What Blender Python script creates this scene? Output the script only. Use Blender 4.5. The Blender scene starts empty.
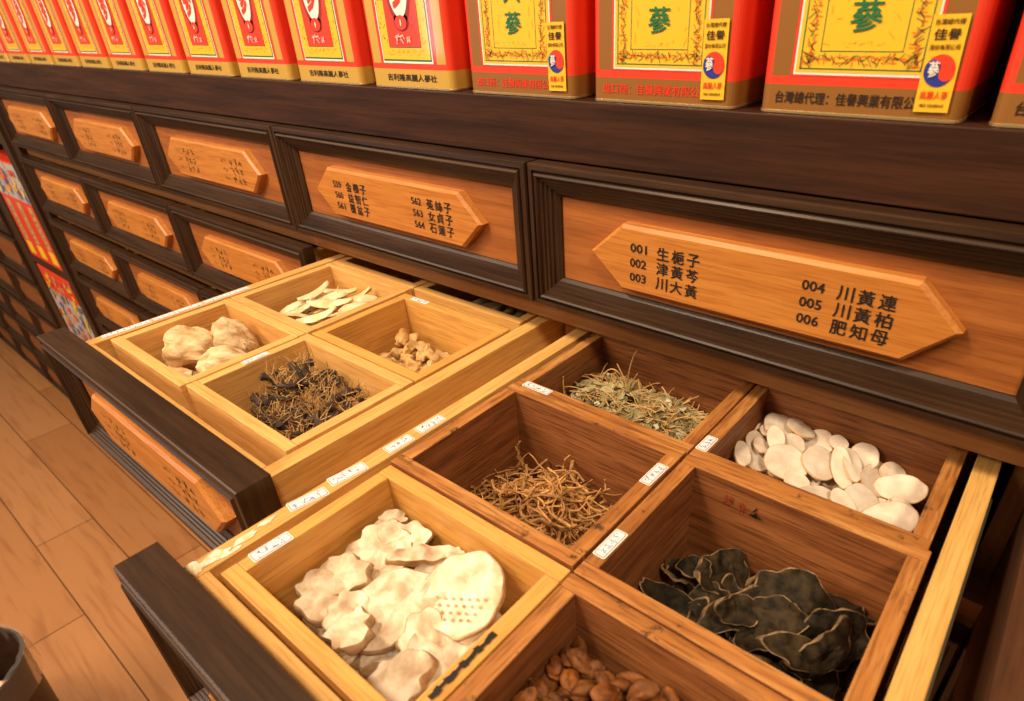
import bpy, bmesh, math, random
from mathutils import Vector, Matrix, noise
S = bpy.context.scene
COL = S.collection
R = math.radians
ZO = 1.2                     # the floor is z = 0; the counter coordinates below are measured from the top drawer panel

# ---------------------------------------------------------------- camera, light, exposure
cd = bpy.data.cameras.new('camera'); cam = bpy.data.objects.new('camera', cd); COL.objects.link(cam)
cam.location = (0.3629, -0.4145, 0.2172 + ZO)
cam.rotation_euler = (R(57.896), R(2.221), R(38.774))
cd.sensor_width = 36; cd.lens = 626.9 / 1024 * 36
cd.shift_x = (512 - 557.2) / 1024; cd.shift_y = (392.2 - 350.5) / 1024
cd.clip_start = 0.01
cd.dof.use_dof = True; cd.dof.focus_distance = 0.56; cd.dof.aperture_fstop = 9
S.camera = cam
w = bpy.data.worlds.new('world'); S.world = w; w.use_nodes = True
w.node_tree.nodes['Background'].inputs[0].default_value = (1.0, 0.72, 0.46, 1)
w.node_tree.nodes['Background'].inputs[1].default_value = 0.20

def area(name, loc, aim, size, power, color):
    l = bpy.data.lights.new(name, 'AREA'); l.shape = 'RECTANGLE'; l.size, l.size_y = size; l.energy = power; l.color = color
    o = bpy.data.objects.new(name, l); COL.objects.link(o)
    o.location = (loc[0], loc[1], loc[2] + ZO)
    d = Vector(aim) - Vector(loc); o.rotation_euler = d.to_track_quat('-Z', 'Y').to_euler()
    return o
WARM = (1.0, 0.80, 0.56)
area('ceiling_light', (-0.40, -0.85, 1.40), (-0.15, -0.2, -0.1), (0.25, 0.25), 22, WARM)
area('ceiling_light', (-2.1, -1.1, 1.40), (-1.8, -0.2, -0.2), (0.4, 0.4), 19, WARM)
area('ceiling_light', (1.05, -0.80, 1.40), (0.1, -0.25, -0.1), (0.25, 0.25), 19, WARM)
area('aisle_light', (-1.2, -2.0, 1.4), (-1.2, -0.8, -1.2), (1.6, 0.4), 46, WARM)
area('upright_tube_light', (-2.05, -1.70, 0.75), (-0.1, 0, 0.2), (0.05, 1.5), 5, (0.66, 0.72, 1.0))
S.view_settings.view_transform = 'Standard'; S.view_settings.look = 'None'
S.view_settings.gamma = 1; S.view_settings.use_curve_mapping = False
S.view_settings.exposure = 0.12

# ---------------------------------------------------------------- materials
def rgb(h):
    h = h.lstrip('#'); v = [int(h[i:i+2], 16) / 255 for i in (0, 2, 4)]
    return tuple(c / 12.92 if c <= .04045 else ((c + .055) / 1.055) ** 2.4 for c in v) + (1,)
def col4(c): return rgb(c) if isinstance(c, str) else tuple(c) + (1,)
def mat(name, c, rough=.5, metal=0, spec=.5, coat=0):
    m = bpy.data.materials.new(name); m.use_nodes = True; b = m.node_tree.nodes['Principled BSDF']
    b.inputs['Base Color'].default_value = col4(c); b.inputs['Roughness'].default_value = rough
    b.inputs['Metallic'].default_value = metal; b.inputs['Specular IOR Level'].default_value = spec
    b.inputs['Coat Weight'].default_value = coat; b.inputs['Coat Roughness'].default_value = .08
    return m
def noisy(name, stops, scale=(40, 40, 40), rough=.5, bump=.2, detail=6, dist=.002, spec=.5, wear=None, gain=.55, pores=None, vary=0):
    """base colour from a ramp over stretched noise; wear = (colour, scale, threshold) adds blotchy worn patches"""
    m = mat(name, (1, 1, 1), rough, spec=spec); nt = m.node_tree; N = nt.nodes; L = nt.links; b = N['Principled BSDF']
    tc = N.new('ShaderNodeTexCoord'); oi = N.new('ShaderNodeObjectInfo')
    mul = N.new('ShaderNodeMath'); mul.operation = 'MULTIPLY'; mul.inputs[1].default_value = 7.3
    L.new(oi.outputs['Random'], mul.inputs[0])
    ad = N.new('ShaderNodeVectorMath'); ad.operation = 'ADD'
    L.new(tc.outputs['Object'], ad.inputs[0]); L.new(mul.outputs[0], ad.inputs[1])
    mp = N.new('ShaderNodeMapping'); mp.inputs['Scale'].default_value = scale; L.new(ad.outputs[0], mp.inputs[0])
    nz = N.new('ShaderNodeTexNoise'); nz.inputs['Scale'].default_value = 1; nz.inputs['Detail'].default_value = detail
    nz.inputs['Roughness'].default_value = gain; nz.inputs['Distortion'].default_value = .3
    L.new(mp.outputs[0], nz.inputs['Vector'])
    rp = N.new('ShaderNodeValToRGB'); L.new(nz.outputs['Fac'], rp.inputs[0])
    el = rp.color_ramp.elements
    while len(el) < len(stops): el.new(.5)
    for e, (p, c) in zip(el, stops): e.position = p; e.color = col4(c)
    out = rp.outputs[0]
    if pores:
        m3 = N.new('ShaderNodeMapping'); m3.inputs['Scale'].default_value = pores[0]; L.new(ad.outputs[0], m3.inputs[0])
        n3 = N.new('ShaderNodeTexNoise'); n3.inputs['Scale'].default_value = 1; n3.inputs['Detail'].default_value = 3; L.new(m3.outputs[0], n3.inputs['Vector'])
        r3 = N.new('ShaderNodeValToRGB'); r3.color_ramp.elements[0].position = .36; r3.color_ramp.elements[1].position = .52
        r3.color_ramp.elements[0].color = (pores[1], pores[1] * .93, pores[1] * .85, 1); L.new(n3.outputs['Fac'], r3.inputs[0])
        m4 = N.new('ShaderNodeMix'); m4.data_type = 'RGBA'; m4.blend_type = 'MULTIPLY'; m4.inputs[0].default_value = 1
        L.new(out, m4.inputs[6]); L.new(r3.outputs[0], m4.inputs[7]); out = m4.outputs[2]
    if wear:
        n2 = N.new('ShaderNodeTexNoise'); n2.inputs['Scale'].default_value = wear[1]; n2.inputs['Detail'].default_value = 8; n2.inputs['Roughness'].default_value = .7
        L.new(ad.outputs[0], n2.inputs['Vector'])
        r2 = N.new('ShaderNodeValToRGB'); r2.color_ramp.elements[0].position = wear[2]; r2.color_ramp.elements[1].position = wear[2] + .06
        L.new(n2.outputs['Fac'], r2.inputs[0])
        mx = N.new('ShaderNodeMix'); mx.data_type = 'RGBA'; L.new(r2.outputs[0], mx.inputs[0]); L.new(out, mx.inputs[6]); mx.inputs[7].default_value = col4(wear[0])
        out = mx.outputs[2]
    if vary:
        mr = N.new('ShaderNodeMapRange'); mr.inputs['To Min'].default_value = 1 - vary; mr.inputs['To Max'].default_value = 1 + vary * .4; L.new(oi.outputs['Random'], mr.inputs[0])
        hv = N.new('ShaderNodeHueSaturation'); L.new(mr.outputs[0], hv.inputs['Value']); L.new(out, hv.inputs['Color']); out = hv.outputs[0]
    L.new(out, b.inputs['Base Color'])
    if bump:
        bp = N.new('ShaderNodeBump'); bp.inputs['Strength'].default_value = bump; bp.inputs['Distance'].default_value = dist
        L.new(nz.outputs['Fac'], bp.inputs['Height']); L.new(bp.outputs[0], b.inputs['Normal'])
    return m
def grain(axis, along=5, across=110):
    return tuple(along if a == axis else across for a in 'xyz')
def wood3(name, c1, c2, **k):
    po = k.pop('pores', .8)
    return {a: noisy(name + '_' + a, [(.3, c1), (.7, c2)], scale=grain(a), pores=(grain(a, 28, 620), po), **k) for a in 'xyz'}
DARK = wood3('dark_stained_wood', (.018, .0075, .0034), (.058, .026, .0110), rough=.38, bump=.12, spec=.32)
BOARD = wood3('dark_shelf_wood', (.020, .0066, .0028), (.064, .021, .0082), rough=.5, bump=.08, spec=.25)
PANEL = wood3('orange_panel_wood', (.265, .077, .016), (.41, .136, .030), rough=.42, bump=.03)
PLAQ = wood3('plaque_wood', (.46, .155, .026), (.60, .235, .045), rough=.38, bump=.03)
PALE = wood3('new_pale_wood', (.68, .34, .095), (.82, .48, .16), rough=.45, bump=.04)
RAIL = wood3('drawer_side_wood', (.64, .33, .085), (.78, .455, .14), rough=.45, bump=.05)
OLD = wood3('old_brown_wood', (.20, .062, .018), (.36, .128, .038), rough=.5, bump=.25, pores=.5)
RIM = {a: noisy('worn_rim_wood_' + a, [(.25, (.24, .080, .018)), (.5, (.43, .165, .038)), (.75, (.62, .31, .10))], scale=grain(a, 8, 90), rough=.5, bump=.2,
        wear=((.085, .034, .012), 60, .60), pores=(grain(a, 40, 500), .6)) for a in 'xyz'}
YEL = wood3('yellow_box_wood', (.62, .295, .062), (.75, .395, .10), rough=.45, bump=.04)
CARC = wood3('carcass_wood', (.19, .070, .018), (.30, .120, .032), rough=.45, bump=.06)
INK = mat('black_ink', (.012, .008, .006), .6)
BLUE = mat('blue_pen_ink', (.10, .12, .45), .6)
STICK = mat('white_sticker_paper', (.86, .80, .78), .55)
REDL = mat('sticker_red_border', (.62, .10, .05), .55)
PEEL = noisy('peeled_paper', [(.4, (.85, .74, .62)), (.6, (.75, .5, .25))], (150, 150, 150), rough=.7, bump=0)
STAMP = mat('faded_red_stamp', (.30, .035, .012), .7)
T_RED = mat('tin_red', (.78, .045, .014), .42, coat=.4)
T_YEL = mat('tin_yellow', (.92, .50, .02), .42, coat=.4)
T_GOLD = mat('tin_gold', (.60, .36, .06), .42, .15, coat=.3)
T_BRN = mat('tin_brown_gold', (.28, .115, .020), .42, .1, coat=.3)
T_WHT = mat('tin_white', (.88, .82, .74), .35, coat=.3)
T_GRN = mat('tin_green', (.012, .17, .06), .35, coat=.3)
T_ORN = mat('tin_orange_ink', (.86, .16, .02), .35)
T_DRK = mat('tin_dark_ink', (.035, .018, .01), .4)
T_MRN = mat('tin_maroon', (.30, .02, .012), .35)
T_BLU = mat('emblem_blue', (.02, .04, .28), .4)
T_RIM = mat('tin_rim_metal', (.72, .52, .26), .25, .8)
C_WHT = noisy('white_root_slice', [(.35, (.58, .41, .25)), (.60, (.88, .74, .56))], (70, 70, 70), rough=.8, bump=.45, dist=.003, vary=0.22)
C_WEDGE = noisy('cut_root_edge', [(.35, (.36, .21, .09)), (.65, (.62, .44, .25))], (110, 110, 110), rough=.85, bump=.4)
C_DISC = noisy('pale_disc_slice', [(.35, (.70, .54, .40)), (.6, (.85, .72, .58))], (70, 70, 70), rough=.75, bump=.12, vary=0.22)
C_DISCR = mat('disc_rind', (.62, .38, .2), .8)
C_RIND = noisy('tan_rind', [(.35, (.42, .22, .09)), (.65, (.66, .44, .22))], (120, 120, 120), rough=.8, bump=.3)
C_BLK = noisy('black_slice', [(.35, (.008, .005, .002)), (.65, (.050, .031, .013))], (110, 110, 110), rough=.75, bump=.6, dist=.003, spec=.2, vary=0.4)
C_BLKR = noisy('black_slice_edge', [(.4, (.08, .045, .018)), (.6, (.33, .20, .09))], (90, 90, 90), rough=.8, bump=.3)
C_ROOT = noisy('brown_root', [(.35, (.34, .14, .035)), (.65, (.64, .33, .10))], (140, 140, 140), rough=.7, bump=.3, vary=0.4)
C_SEED = noisy('brown_seed', [(.35, (.10, .030, .006)), (.65, (.32, .105, .022))], (130, 130, 130), rough=.6, spec=.25, bump=.3, vary=0.45)
C_HERB = noisy('dried_green_leaf', [(.35, (.17, .13, .045)), (.65, (.42, .34, .15))], (60, 60, 60), rough=.8, bump=.2)
C_HERB2 = mat('dried_pale_leaf', (.52, .46, .28), .8)
C_STEM = mat('dried_stem', (.50, .28, .09), .7)
C_RHIZ = noisy('dark_rhizome', [(.35, (.012, .006, .003)), (.65, (.065, .032, .014))], (160, 160, 160), rough=.7, bump=.5)
C_HAIR = mat('tan_rootlet', (.50, .29, .10), .7)
C_KNOB = noisy('cream_knob', [(.35, (.50, .29, .11)), (.6, (.80, .60, .35))], (40, 140, 140), rough=.8, bump=.8, dist=.004, vary=0.22)
C_PALE = noisy('cream_slice', [(.35, (.72, .47, .19)), (.6, (.90, .74, .48))], (60, 60, 60), rough=.7, bump=.2, vary=0.22)
C_TAN = noisy('tan_chunk', [(.35, (.44, .22, .06)), (.65, (.76, .50, .2))], (80, 80, 80), rough=.75, bump=.3, vary=0.22)
C_GREY = noisy('grey_brown_stick', [(.35, (.16, .10, .045)), (.65, (.36, .25, .12))], (110, 110, 110), rough=.8, bump=.4)

# ---------------------------------------------------------------- mesh helpers
def link(name, bm, mats, parent=None, smooth=False, loc=None):
    me = bpy.data.meshes.new(name); bm.normal_update(); bm.to_mesh(me); bm.free()
    if not isinstance(mats, (list, tuple)): mats = [mats]
    for m in mats: me.materials.append(m)
    if smooth:
        for p in me.polygons: p.use_smooth = True
        me.set_sharp_from_angle(angle=R(42))
    o = bpy.data.objects.new(name, me); COL.objects.link(o)
    if parent is not None: o.parent = parent
    if loc: o.location = loc
    return o
def tag(o, label, cat, group=None, kind=None):
    if label: o['label'] = label
    if cat: o['category'] = cat
    if group: o['group'] = group
    if kind: o['kind'] = kind
    return o
def thing(name, label, cat, loc, rz=0, group=None):
    o = bpy.data.objects.new(name, None); COL.objects.link(o); o.empty_display_size = .02
    o.location = (loc[0], loc[1], loc[2] + ZO); o.rotation_euler = (0, 0, rz)
    return tag(o, label, cat, group)
def bx(bm, x0, x1, y0, y1, z0, z1, mi=0, bev=0, top=None):
    r = bmesh.ops.create_cube(bm, size=1)
    vs = r['verts']
    for v in vs: v.co = Vector((x0 if v.co.x < 0 else x1, y0 if v.co.y < 0 else y1, z0 if v.co.z < 0 else z1))
    fs = list({f for v in vs for f in v.link_faces})
    for f in fs:
        f.material_index = mi
        if top is not None and f.calc_center_median().z > z1 - 1e-6: f.material_index = top
    if bev:
        es = list({e for v in vs for e in v.link_edges})
        bmesh.ops.bevel(bm, geom=es, offset=bev, segments=2, affect='EDGES', profile=.6, material=-1)
    return fs
def box(name, ext, m, parent, bev=.0008, top=None):
    bm = bmesh.new(); ms = [m]
    if top is not None: ms.append(top)
    bx(bm, *ext, bev=0, top=1 if top is not None else None)
    if bev:
        bmesh.ops.bevel(bm, geom=bm.edges[:], offset=bev, segments=2, affect='EDGES', profile=.6, material=1 if top is not None else -1)
    return link(name, bm, ms, parent)
def poly(bm, pts, mi=0):
    f = bm.faces.new([bm.verts.new(p) for p in pts]); f.material_index = mi; return f
def prism(bm, pts2, y0, y1, mi=0):
    """outline in x-z, extruded from y0 (back) to y1 (front)"""
    a = [bm.verts.new((x, y0, z)) for x, z in pts2]; b = [bm.verts.new((x, y1, z)) for x, z in pts2]
    n = len(pts2); fs = [bm.faces.new(a), bm.faces.new(b[::-1])]
    for i in range(n): fs.append(bm.faces.new((a[i], b[i], b[(i+1) % n], a[(i+1) % n])))
    for f in fs: f.material_index = mi
    bmesh.ops.recalc_face_normals(bm, faces=fs)
def tube(bm, pts, rad, seg=6, mi=0, cap=True):
    rings = []; n = len(pts); up = Vector((0, 0, 1))
    for i, p in enumerate(pts):
        p = Vector(p); d = (Vector(pts[min(i+1, n-1)]) - Vector(pts[max(i-1, 0)]))
        d = d.normalized() if d.length > 1e-9 else Vector((1, 0, 0))
        a = d.cross(up)
        if a.length < .05: a = d.cross(Vector((1, 0, 0)))
        a.normalize(); b = d.cross(a)
        r = rad[i] if isinstance(rad, (list, tuple)) else rad
        rings.append([bm.verts.new(p + (a * math.cos(t) + b * math.sin(t)) * r) for t in [k * 2 * math.pi / seg for k in range(seg)]])
    for q, s in zip(rings, rings[1:]):
        for k in range(seg):
            bm.faces.new((q[k], q[(k+1) % seg], s[(k+1) % seg], s[k])).material_index = mi
    if cap:
        bm.faces.new(rings[0][::-1]).material_index = mi; bm.faces.new(rings[-1]).material_index = mi
def slab(rx, ry, th, seed, lobes=.12, cup=0, bend=0, seg=30, rough=.0012, twist=0, lob_n=5, rim=.94, ridge=0):
    """irregular slice: two skins (slot 0) and a rind round the edge (slot 1)"""
    rd = random.Random(seed); ph = [rd.uniform(0, 6.28) for _ in range(5)]
    bm = bmesh.new(); off = Vector((seed * 3.1, seed * 1.7, 0)); FS = (.22, .42, .60, .76, .87, rim, 1.0)
    def rad(t): return 1 + lobes * (.6 * math.sin(2 * t + ph[0]) + .5 * math.sin(3 * t + ph[1]) + .45 * math.sin(lob_n * t + ph[2]) + .25 * math.sin(9 * t + ph[3]))
    def pt(f, t, s):
        r = rad(t) if f else 0
        x = rx * f * r * math.cos(t); y = ry * f * r * math.sin(t)
        z = s * th * .5 * (1 if f < rim + .001 else .72) + cup * (x * x / rx + y * y / ry) + bend * x * x / rx + twist * x * y / max(rx, ry)
        if ridge: z += ridge * f * math.sin(15 * t + ph[4])
        z += rough * noise.noise(Vector((x * 130, y * 130, s * 2)) + off) * 1.6
        return (x, y, z)
    skins = []
    for s in (1, -1):
        c = bm.verts.new(pt(0, 0, s)); rs = [[bm.verts.new(pt(f, 2 * math.pi * i / seg, s)) for i in range(seg)] for f in FS]
        for i in range(seg):
            j = (i + 1) % seg
            bm.faces.new((c, rs[0][i], rs[0][j]) if s > 0 else (c, rs[0][j], rs[0][i]))
            for k, (q, p) in enumerate(zip(rs, rs[1:])):
                f = bm.faces.new((q[i], p[i], p[j], q[j]) if s > 0 else (q[j], p[j], p[i], q[i]))
                if k == len(rs) - 2: f.material_index = 1
        skins.append(rs[-1])
    for i in range(seg):
        j = (i + 1) % seg
        bm.faces.new((skins[1][i], skins[1][j], skins[0][j], skins[0][i])).material_index = 1
    return bm
def fit(o, x, y, z, rx, ry, rz, lim, m=.0006):
    """turn a piece in place, then slide it back until all of it lies inside its box"""
    M = (Matrix.Rotation(rz, 3, 'Z') @ Matrix.Rotation(ry, 3, 'Y') @ Matrix.Rotation(rx, 3, 'X'))
    xs = [M @ v.co for v in o.data.vertices]
    x0, x1, y0, y1, z0 = min(v.x for v in xs), max(v.x for v in xs), min(v.y for v in xs), max(v.y for v in xs), min(v.z for v in xs)
    x = min(max(x, lim[0] + m - x0), lim[1] - m - x1); y = min(max(y, lim[2] + m - y0), lim[3] - m - y1)
    z = max(z, -.1520 - z0)
    o.location = (x, y, z + ZO); o.rotation_euler = (rx, ry, rz)
LIM = {'white': (.0490, .1925, -.3355, -.2305), 'roots': (.0475, .1925, -.2080, -.0955), 'herb': (.0465, .1925, -.0730, .0325), 'seeds': (.2160, .3505, -.3355, -.2330),
       'black': (.2160, .3515, -.2105, -.0965), 'disc': (.2150, .3495, -.0740, .0325), 'bundle': (-.3555, -.2170, -.2505, -.1445), 'cream': (-.3555, -.2170, -.1220, -.0045),
       'hairy': (-.1935, -.0495, -.2465, -.1435), 'few': (-.1905, -.0485, -.1205, -.0185), 'far_r': (-.1935, -.0495, .0170, .1195)}
def put(o, x, y, z, rx=0, ry=0, rz=0):
    o.location = (x, y, z + ZO); o.rotation_euler = (rx, ry, rz)
def dup(o, parent=None):
    c = o.copy(); COL.objects.link(c)
    if parent is not None: c.parent = parent
    for ch in [q for q in bpy.data.objects if q.parent == o]: dup(ch, c)
    return c
_txt = {}
def text_bm(body, size, bold=.0, sx=1.0, line=1.0, space=1.0):
    """glyph outlines as a flat mesh, laid out in x (right) and z (up), facing -y"""
    cu = bpy.data.curves.new('lettering', 'FONT'); cu.body = body; cu.size = size; cu.space_line = line; cu.space_character = space
    cu.resolution_u = 2
    o = bpy.data.objects.new('lettering', cu); COL.objects.link(o)
    dg = bpy.context.evaluated_depsgraph_get(); me = bpy.data.meshes.new_from_object(o.evaluated_get(dg))
    bpy.data.objects.remove(o); bpy.data.curves.remove(cu)
    bm = bmesh.new(); bm.from_mesh(me); bpy.data.meshes.remove(me)
    if bold:
        base = bm.copy()
        for k, (dx, dy) in enumerate(((bold, 0), (0, bold), (bold, bold))):
            c = base.copy(); bmesh.ops.translate(c, vec=(dx, dy, .00004 * (k + 1)), verts=c.verts); me = bpy.data.meshes.new('tmp'); c.to_mesh(me); c.free(); bm.from_mesh(me); bpy.data.meshes.remove(me)
        base.free()
    bmesh.ops.transform(bm, matrix=Matrix.Rotation(R(90), 4, 'X') @ Matrix.Diagonal((sx, 1, 1, 1)), verts=bm.verts)
    return bm
def join(dst, src, off=(0, 0, 0), mi=None, mtx=None):
    me = bpy.data.meshes.new('tmp'); src.to_mesh(me); src.free()
    n = len(dst.verts); nf = len(dst.faces); dst.from_mesh(me); bpy.data.meshes.remove(me)
    dst.verts.ensure_lookup_table(); dst.faces.ensure_lookup_table()
    for v in dst.verts[n:]:
        co = (mtx @ v.co) if mtx else v.co
        v.co = co + Vector(off)
    if mi is not None:
        for f in dst.faces[nf:]: f.material_index = mi
def centred(bm, cx, cz, y, wid=None, hgt=None):
    xs = [v.co.x for v in bm.verts]; zs = [v.co.z for v in bm.verts]
    x0, x1, z0, z1 = min(xs), max(xs), min(zs), max(zs)
    fx = wid / (x1 - x0) if wid else (hgt / (z1 - z0) if hgt else 1); fz = hgt / (z1 - z0) if hgt else fx
    for v in bm.verts:
        v.co = Vector(((v.co.x - (x0 + x1) / 2) * fx + cx, y + v.co.y, (v.co.z - (z0 + z1) / 2) * fz + cz))
    return bm
def scribble(bm, rd, x, z, w, h, y, n, mi=0, t=.0004):
    """short handwritten-looking strokes filling a w x h patch"""
    for _ in range(n):
        a = rd.choice((0, 0, 90, 90, 55, 125)) + rd.uniform(-12, 12); l = rd.uniform(.3, .8) * min(w, h)
        cx = x + rd.uniform(.12, .88) * w; cz = z + rd.uniform(.12, .88) * h
        dx, dz = math.cos(R(a)) * l / 2, math.sin(R(a)) * l / 2; nx, nz = -math.sin(R(a)) * t / 2, math.cos(R(a)) * t / 2
        poly(bm, [(cx - dx - nx, y, cz - dz - nz), (cx + dx - nx, y, cz + dz - nz), (cx + dx + nx, y, cz + dz + nz), (cx - dx + nx, y, cz - dz + nz)], mi)

# ---------------------------------------------------------------- the setting
def floor_material():
    m = mat('oak_floor', (1, 1, 1), .38); nt = m.node_tree; N = nt.nodes; L = nt.links; b = N['Principled BSDF']
    tc = N.new('ShaderNodeTexCoord'); mp = N.new('ShaderNodeMapping'); mp.inputs['Location'].default_value = (.30, .045, 0); L.new(tc.outputs['Object'], mp.inputs[0])
    bk = N.new('ShaderNodeTexBrick'); bk.offset = .37; bk.inputs['Scale'].default_value = 1
    bk.inputs['Brick Width'].default_value = 1.15; bk.inputs['Row Height'].default_value = .165
    bk.inputs['Mortar Size'].default_value = .0018; bk.inputs['Mortar Smooth'].default_value = .1; bk.inputs['Bias'].default_value = 0
    bk.inputs['Color1'].default_value = (.47, .195, .068, 1); bk.inputs['Color2'].default_value = (.58, .26, .10, 1); bk.inputs['Mortar'].default_value = (.10, .04, .014, 1)
    L.new(mp.outputs[0], bk.inputs['Vector'])
    m2 = N.new('ShaderNodeMapping'); m2.inputs['Scale'].default_value = (1.6, 22, 1); L.new(tc.outputs['Object'], m2.inputs[0])
    nz = N.new('ShaderNodeTexNoise'); nz.inputs['Scale'].default_value = 2; nz.inputs['Detail'].default_value = 8; nz.inputs['Distortion'].default_value = .8; L.new(m2.outputs[0], nz.inputs['Vector'])
    rp = N.new('ShaderNodeValToRGB'); rp.color_ramp.elements[0].position = .32; rp.color_ramp.elements[0].color = (.80, .74, .70, 1); rp.color_ramp.elements[1].position = .50; rp.color_ramp.elements[1].color = (1, 1, 1, 1)
    L.new(nz.outputs['Fac'], rp.inputs[0])
    mx = N.new('ShaderNodeMix'); mx.data_type = 'RGBA'; mx.blend_type = 'MULTIPLY'; mx.inputs[0].default_value = 1
    L.new(bk.outputs['Color'], mx.inputs[6]); L.new(rp.outputs[0], mx.inputs[7]); L.new(mx.outputs[2], b.inputs['Base Color'])
    return m
bm = bmesh.new(); bx(bm, -7, 3, -4, .7, -.05, 0)
tag(link('floor', bm, floor_material()), None, None, kind='structure')
bm = bmesh.new(); bx(bm, -7, 3, .62, .7, 0, 2.7)
tag(link('wall_back', bm, mat('plaster', (.45, .33, .22), .9)), None, None, kind='structure')

# ---------------------------------------------------------------- cabinet carcass
W = .4; PITCH = .1497; ZF0, ZF1 = -.0215, .1033        # drawer face bottom / top, top row
NROW = 4
OPEN = {(1, 0), (1, -1), (1, 1)}
cab = thing('medicine_cabinet', 'long dark-stained apothecary drawer cabinet carrying the row of tins on its top board', 'cabinet', (-.4, 0, -ZO))
def cb(name, x0, x1, y0, y1, z0, z1, m, bev=.001): return box(name, (x0 + .4, x1 + .4, y0, y1, z0 + ZO, z1 + ZO), m, cab, bev)
cb('counter_board', -1.70, 1.2, .0035, .60, .1045, .1505, BOARD['x'])
bm = bmesh.new(); bx(bm, -1.69, 1.2, .118, .13, .1515 + ZO, .62 + ZO); tag(link('added_back_board', bm, BOARD['x']), None, None, kind='structure')  # dark board added behind the tins so the gaps between them read dark
cb('side_panel', -1.70, -1.655, -.012, .60, -1.2, .1040, DARK['z'])
cb('side_panel', 1.16, 1.2, .0, .60, -1.2, .1040, DARK['z'])
cb('stile', -1.654, -1.603, -.004, .03, -1.12, .1040, DARK['z'])
for r in range(NROW):
    z = ZF0 - r * PITCH
    cb('cross_rail', -1.60, 1.158, .0095, .045, z - .0262, z + .0005, CARC['x'])
for k in range(-4, 4):
    cb('divider', k * W - .011, k * W + .011, .0465, .56, ZF0 - NROW * PITCH, .1035, CARC['z'], 0)
cb('back_panel', -1.655, 1.16, .565, .595, -1.1, .1035, CARC['x'], 0)
cb('base_panel', -1.602, 1.158, -.006, .03, -1.12, ZF0 - (NROW - 1) * PITCH - .028, DARK['x'])
cb('plinth', -1.654, 1.158, .03, .06, -1.2, -1.122, DARK['x'])

# ---------------------------------------------------------------- drawers
PROF = [(0, .004), (0, -.0112), (.0007, -.0124), (.0048, -.0128), (.0054, -.0104), (.0066, -.0102), (.0073, -.0130), (.0088, -.0143), (.0102, -.0132),
        (.0110, -.0106), (.0136, -.0102), (.0142, -.0086), (.0166, -.0082), (.0172, -.0066), (.0198, -.0061), (.0204, -.0045), (.0236, -.0037), (.0262, -.0014), (.0262, .002), (.0262, .004)]
def frame_bm(x0, x1, z0, z1, prof=PROF, deep=None):
    bm = bmesh.new(); loops = []
    pr = list(prof)
    if deep: pr[0] = (0, deep); pr[-1] = (.0262, deep)
    for d, y in pr:
        loops.append([bm.verts.new(p) for p in ((x0 + d, y, z0 + d), (x1 - d, y, z0 + d), (x1 - d, y, z1 - d), (x0 + d, y, z1 - d))])
    loops.append(loops[0])
    for a, b in zip(loops, loops[1:]):
        for i in range(4):
            f = bm.faces.new((a[i], b[i], b[(i+1) % 4], a[(i+1) % 4])); f.material_index = i % 2
    bmesh.ops.recalc_face_normals(bm, faces=bm.faces[:])
    return bm
def plaque_bm():
    """long board with pointed ends and chamfered edges"""
    bm = bmesh.new(); y0, y1, y2 = .0005, -.0072, -.0100; c = .0027
    out = [(.064, .0395), (.0945, .0120), (.3085, .0120), (.3368, .0395), (.3085, .0665), (.0945, .0665)]
    inn = [(.064 + c * 1.3, .0395), (.0945 + c * .5, .0120 + c), (.3085 - c * .5, .0120 + c), (.3368 - c * 1.3, .0395), (.3085 - c * .5, .0665 - c), (.0945 + c * .5, .0665 - c)]
    L = [[bm.verts.new((x, y, z)) for x, z in pts] for pts, y in ((out, y0), (out, y1), (inn, y2))]
    for a, b in zip(L, L[1:]):
        for i in range(6): bm.faces.new((a[i], a[(i+1) % 6], b[(i+1) % 6], b[i]))
    bm.faces.new(L[-1]); bm.faces.new(L[0][::-1])
    bmesh.ops.recalc_face_normals(bm, faces=bm.faces[:])
    return bm
def lettering(rows, side):
    """one column of numbers and three-character names; None for a column too blurred to read"""
    bm = bmesh.new(); rd = random.Random(5 + side); y = -.0104; xn, xc = ((.1040, .1275), (.2398, .2622))[side]
    for i in range(3):
        z = (.0510, .0390, .0270)[i] - .0010
        if rows is None:
            for q in range(3): scribble(bm, rd, xn + q * .0048, z - .003, .0042, .0055, y, 3, t=.0006)
            for q in range(3): scribble(bm, rd, xc + q * .0125, z - .0045, .0095, .0095, y, 5, t=.0008)
            continue
        num, name = rows[i]
        join(bm, centred(text_bm(num, .01, .0003), xn + .0072, z, y, .0150, .0072))
        for q, ch in enumerate(name):
            join(bm, centred(text_bm(ch, .01, .0003), xc + .0055 + q * .0128, z - .0004, y, .0104, .0104))
    return bm
LA = (('001', '生梔子'), ('002', '津黃芩'), ('003', '川大黃')); RA = (('004', '川黃連'), ('005', '川黃柏'), ('006', '肥知母'))
LB = (('559', '金櫻子'), ('560', '益智仁'), ('561', '覆盆子')); RB = (('562', '菟絲子'), ('563', '女貞子'), ('564', '石蓮子'))
_face = {}
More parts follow.
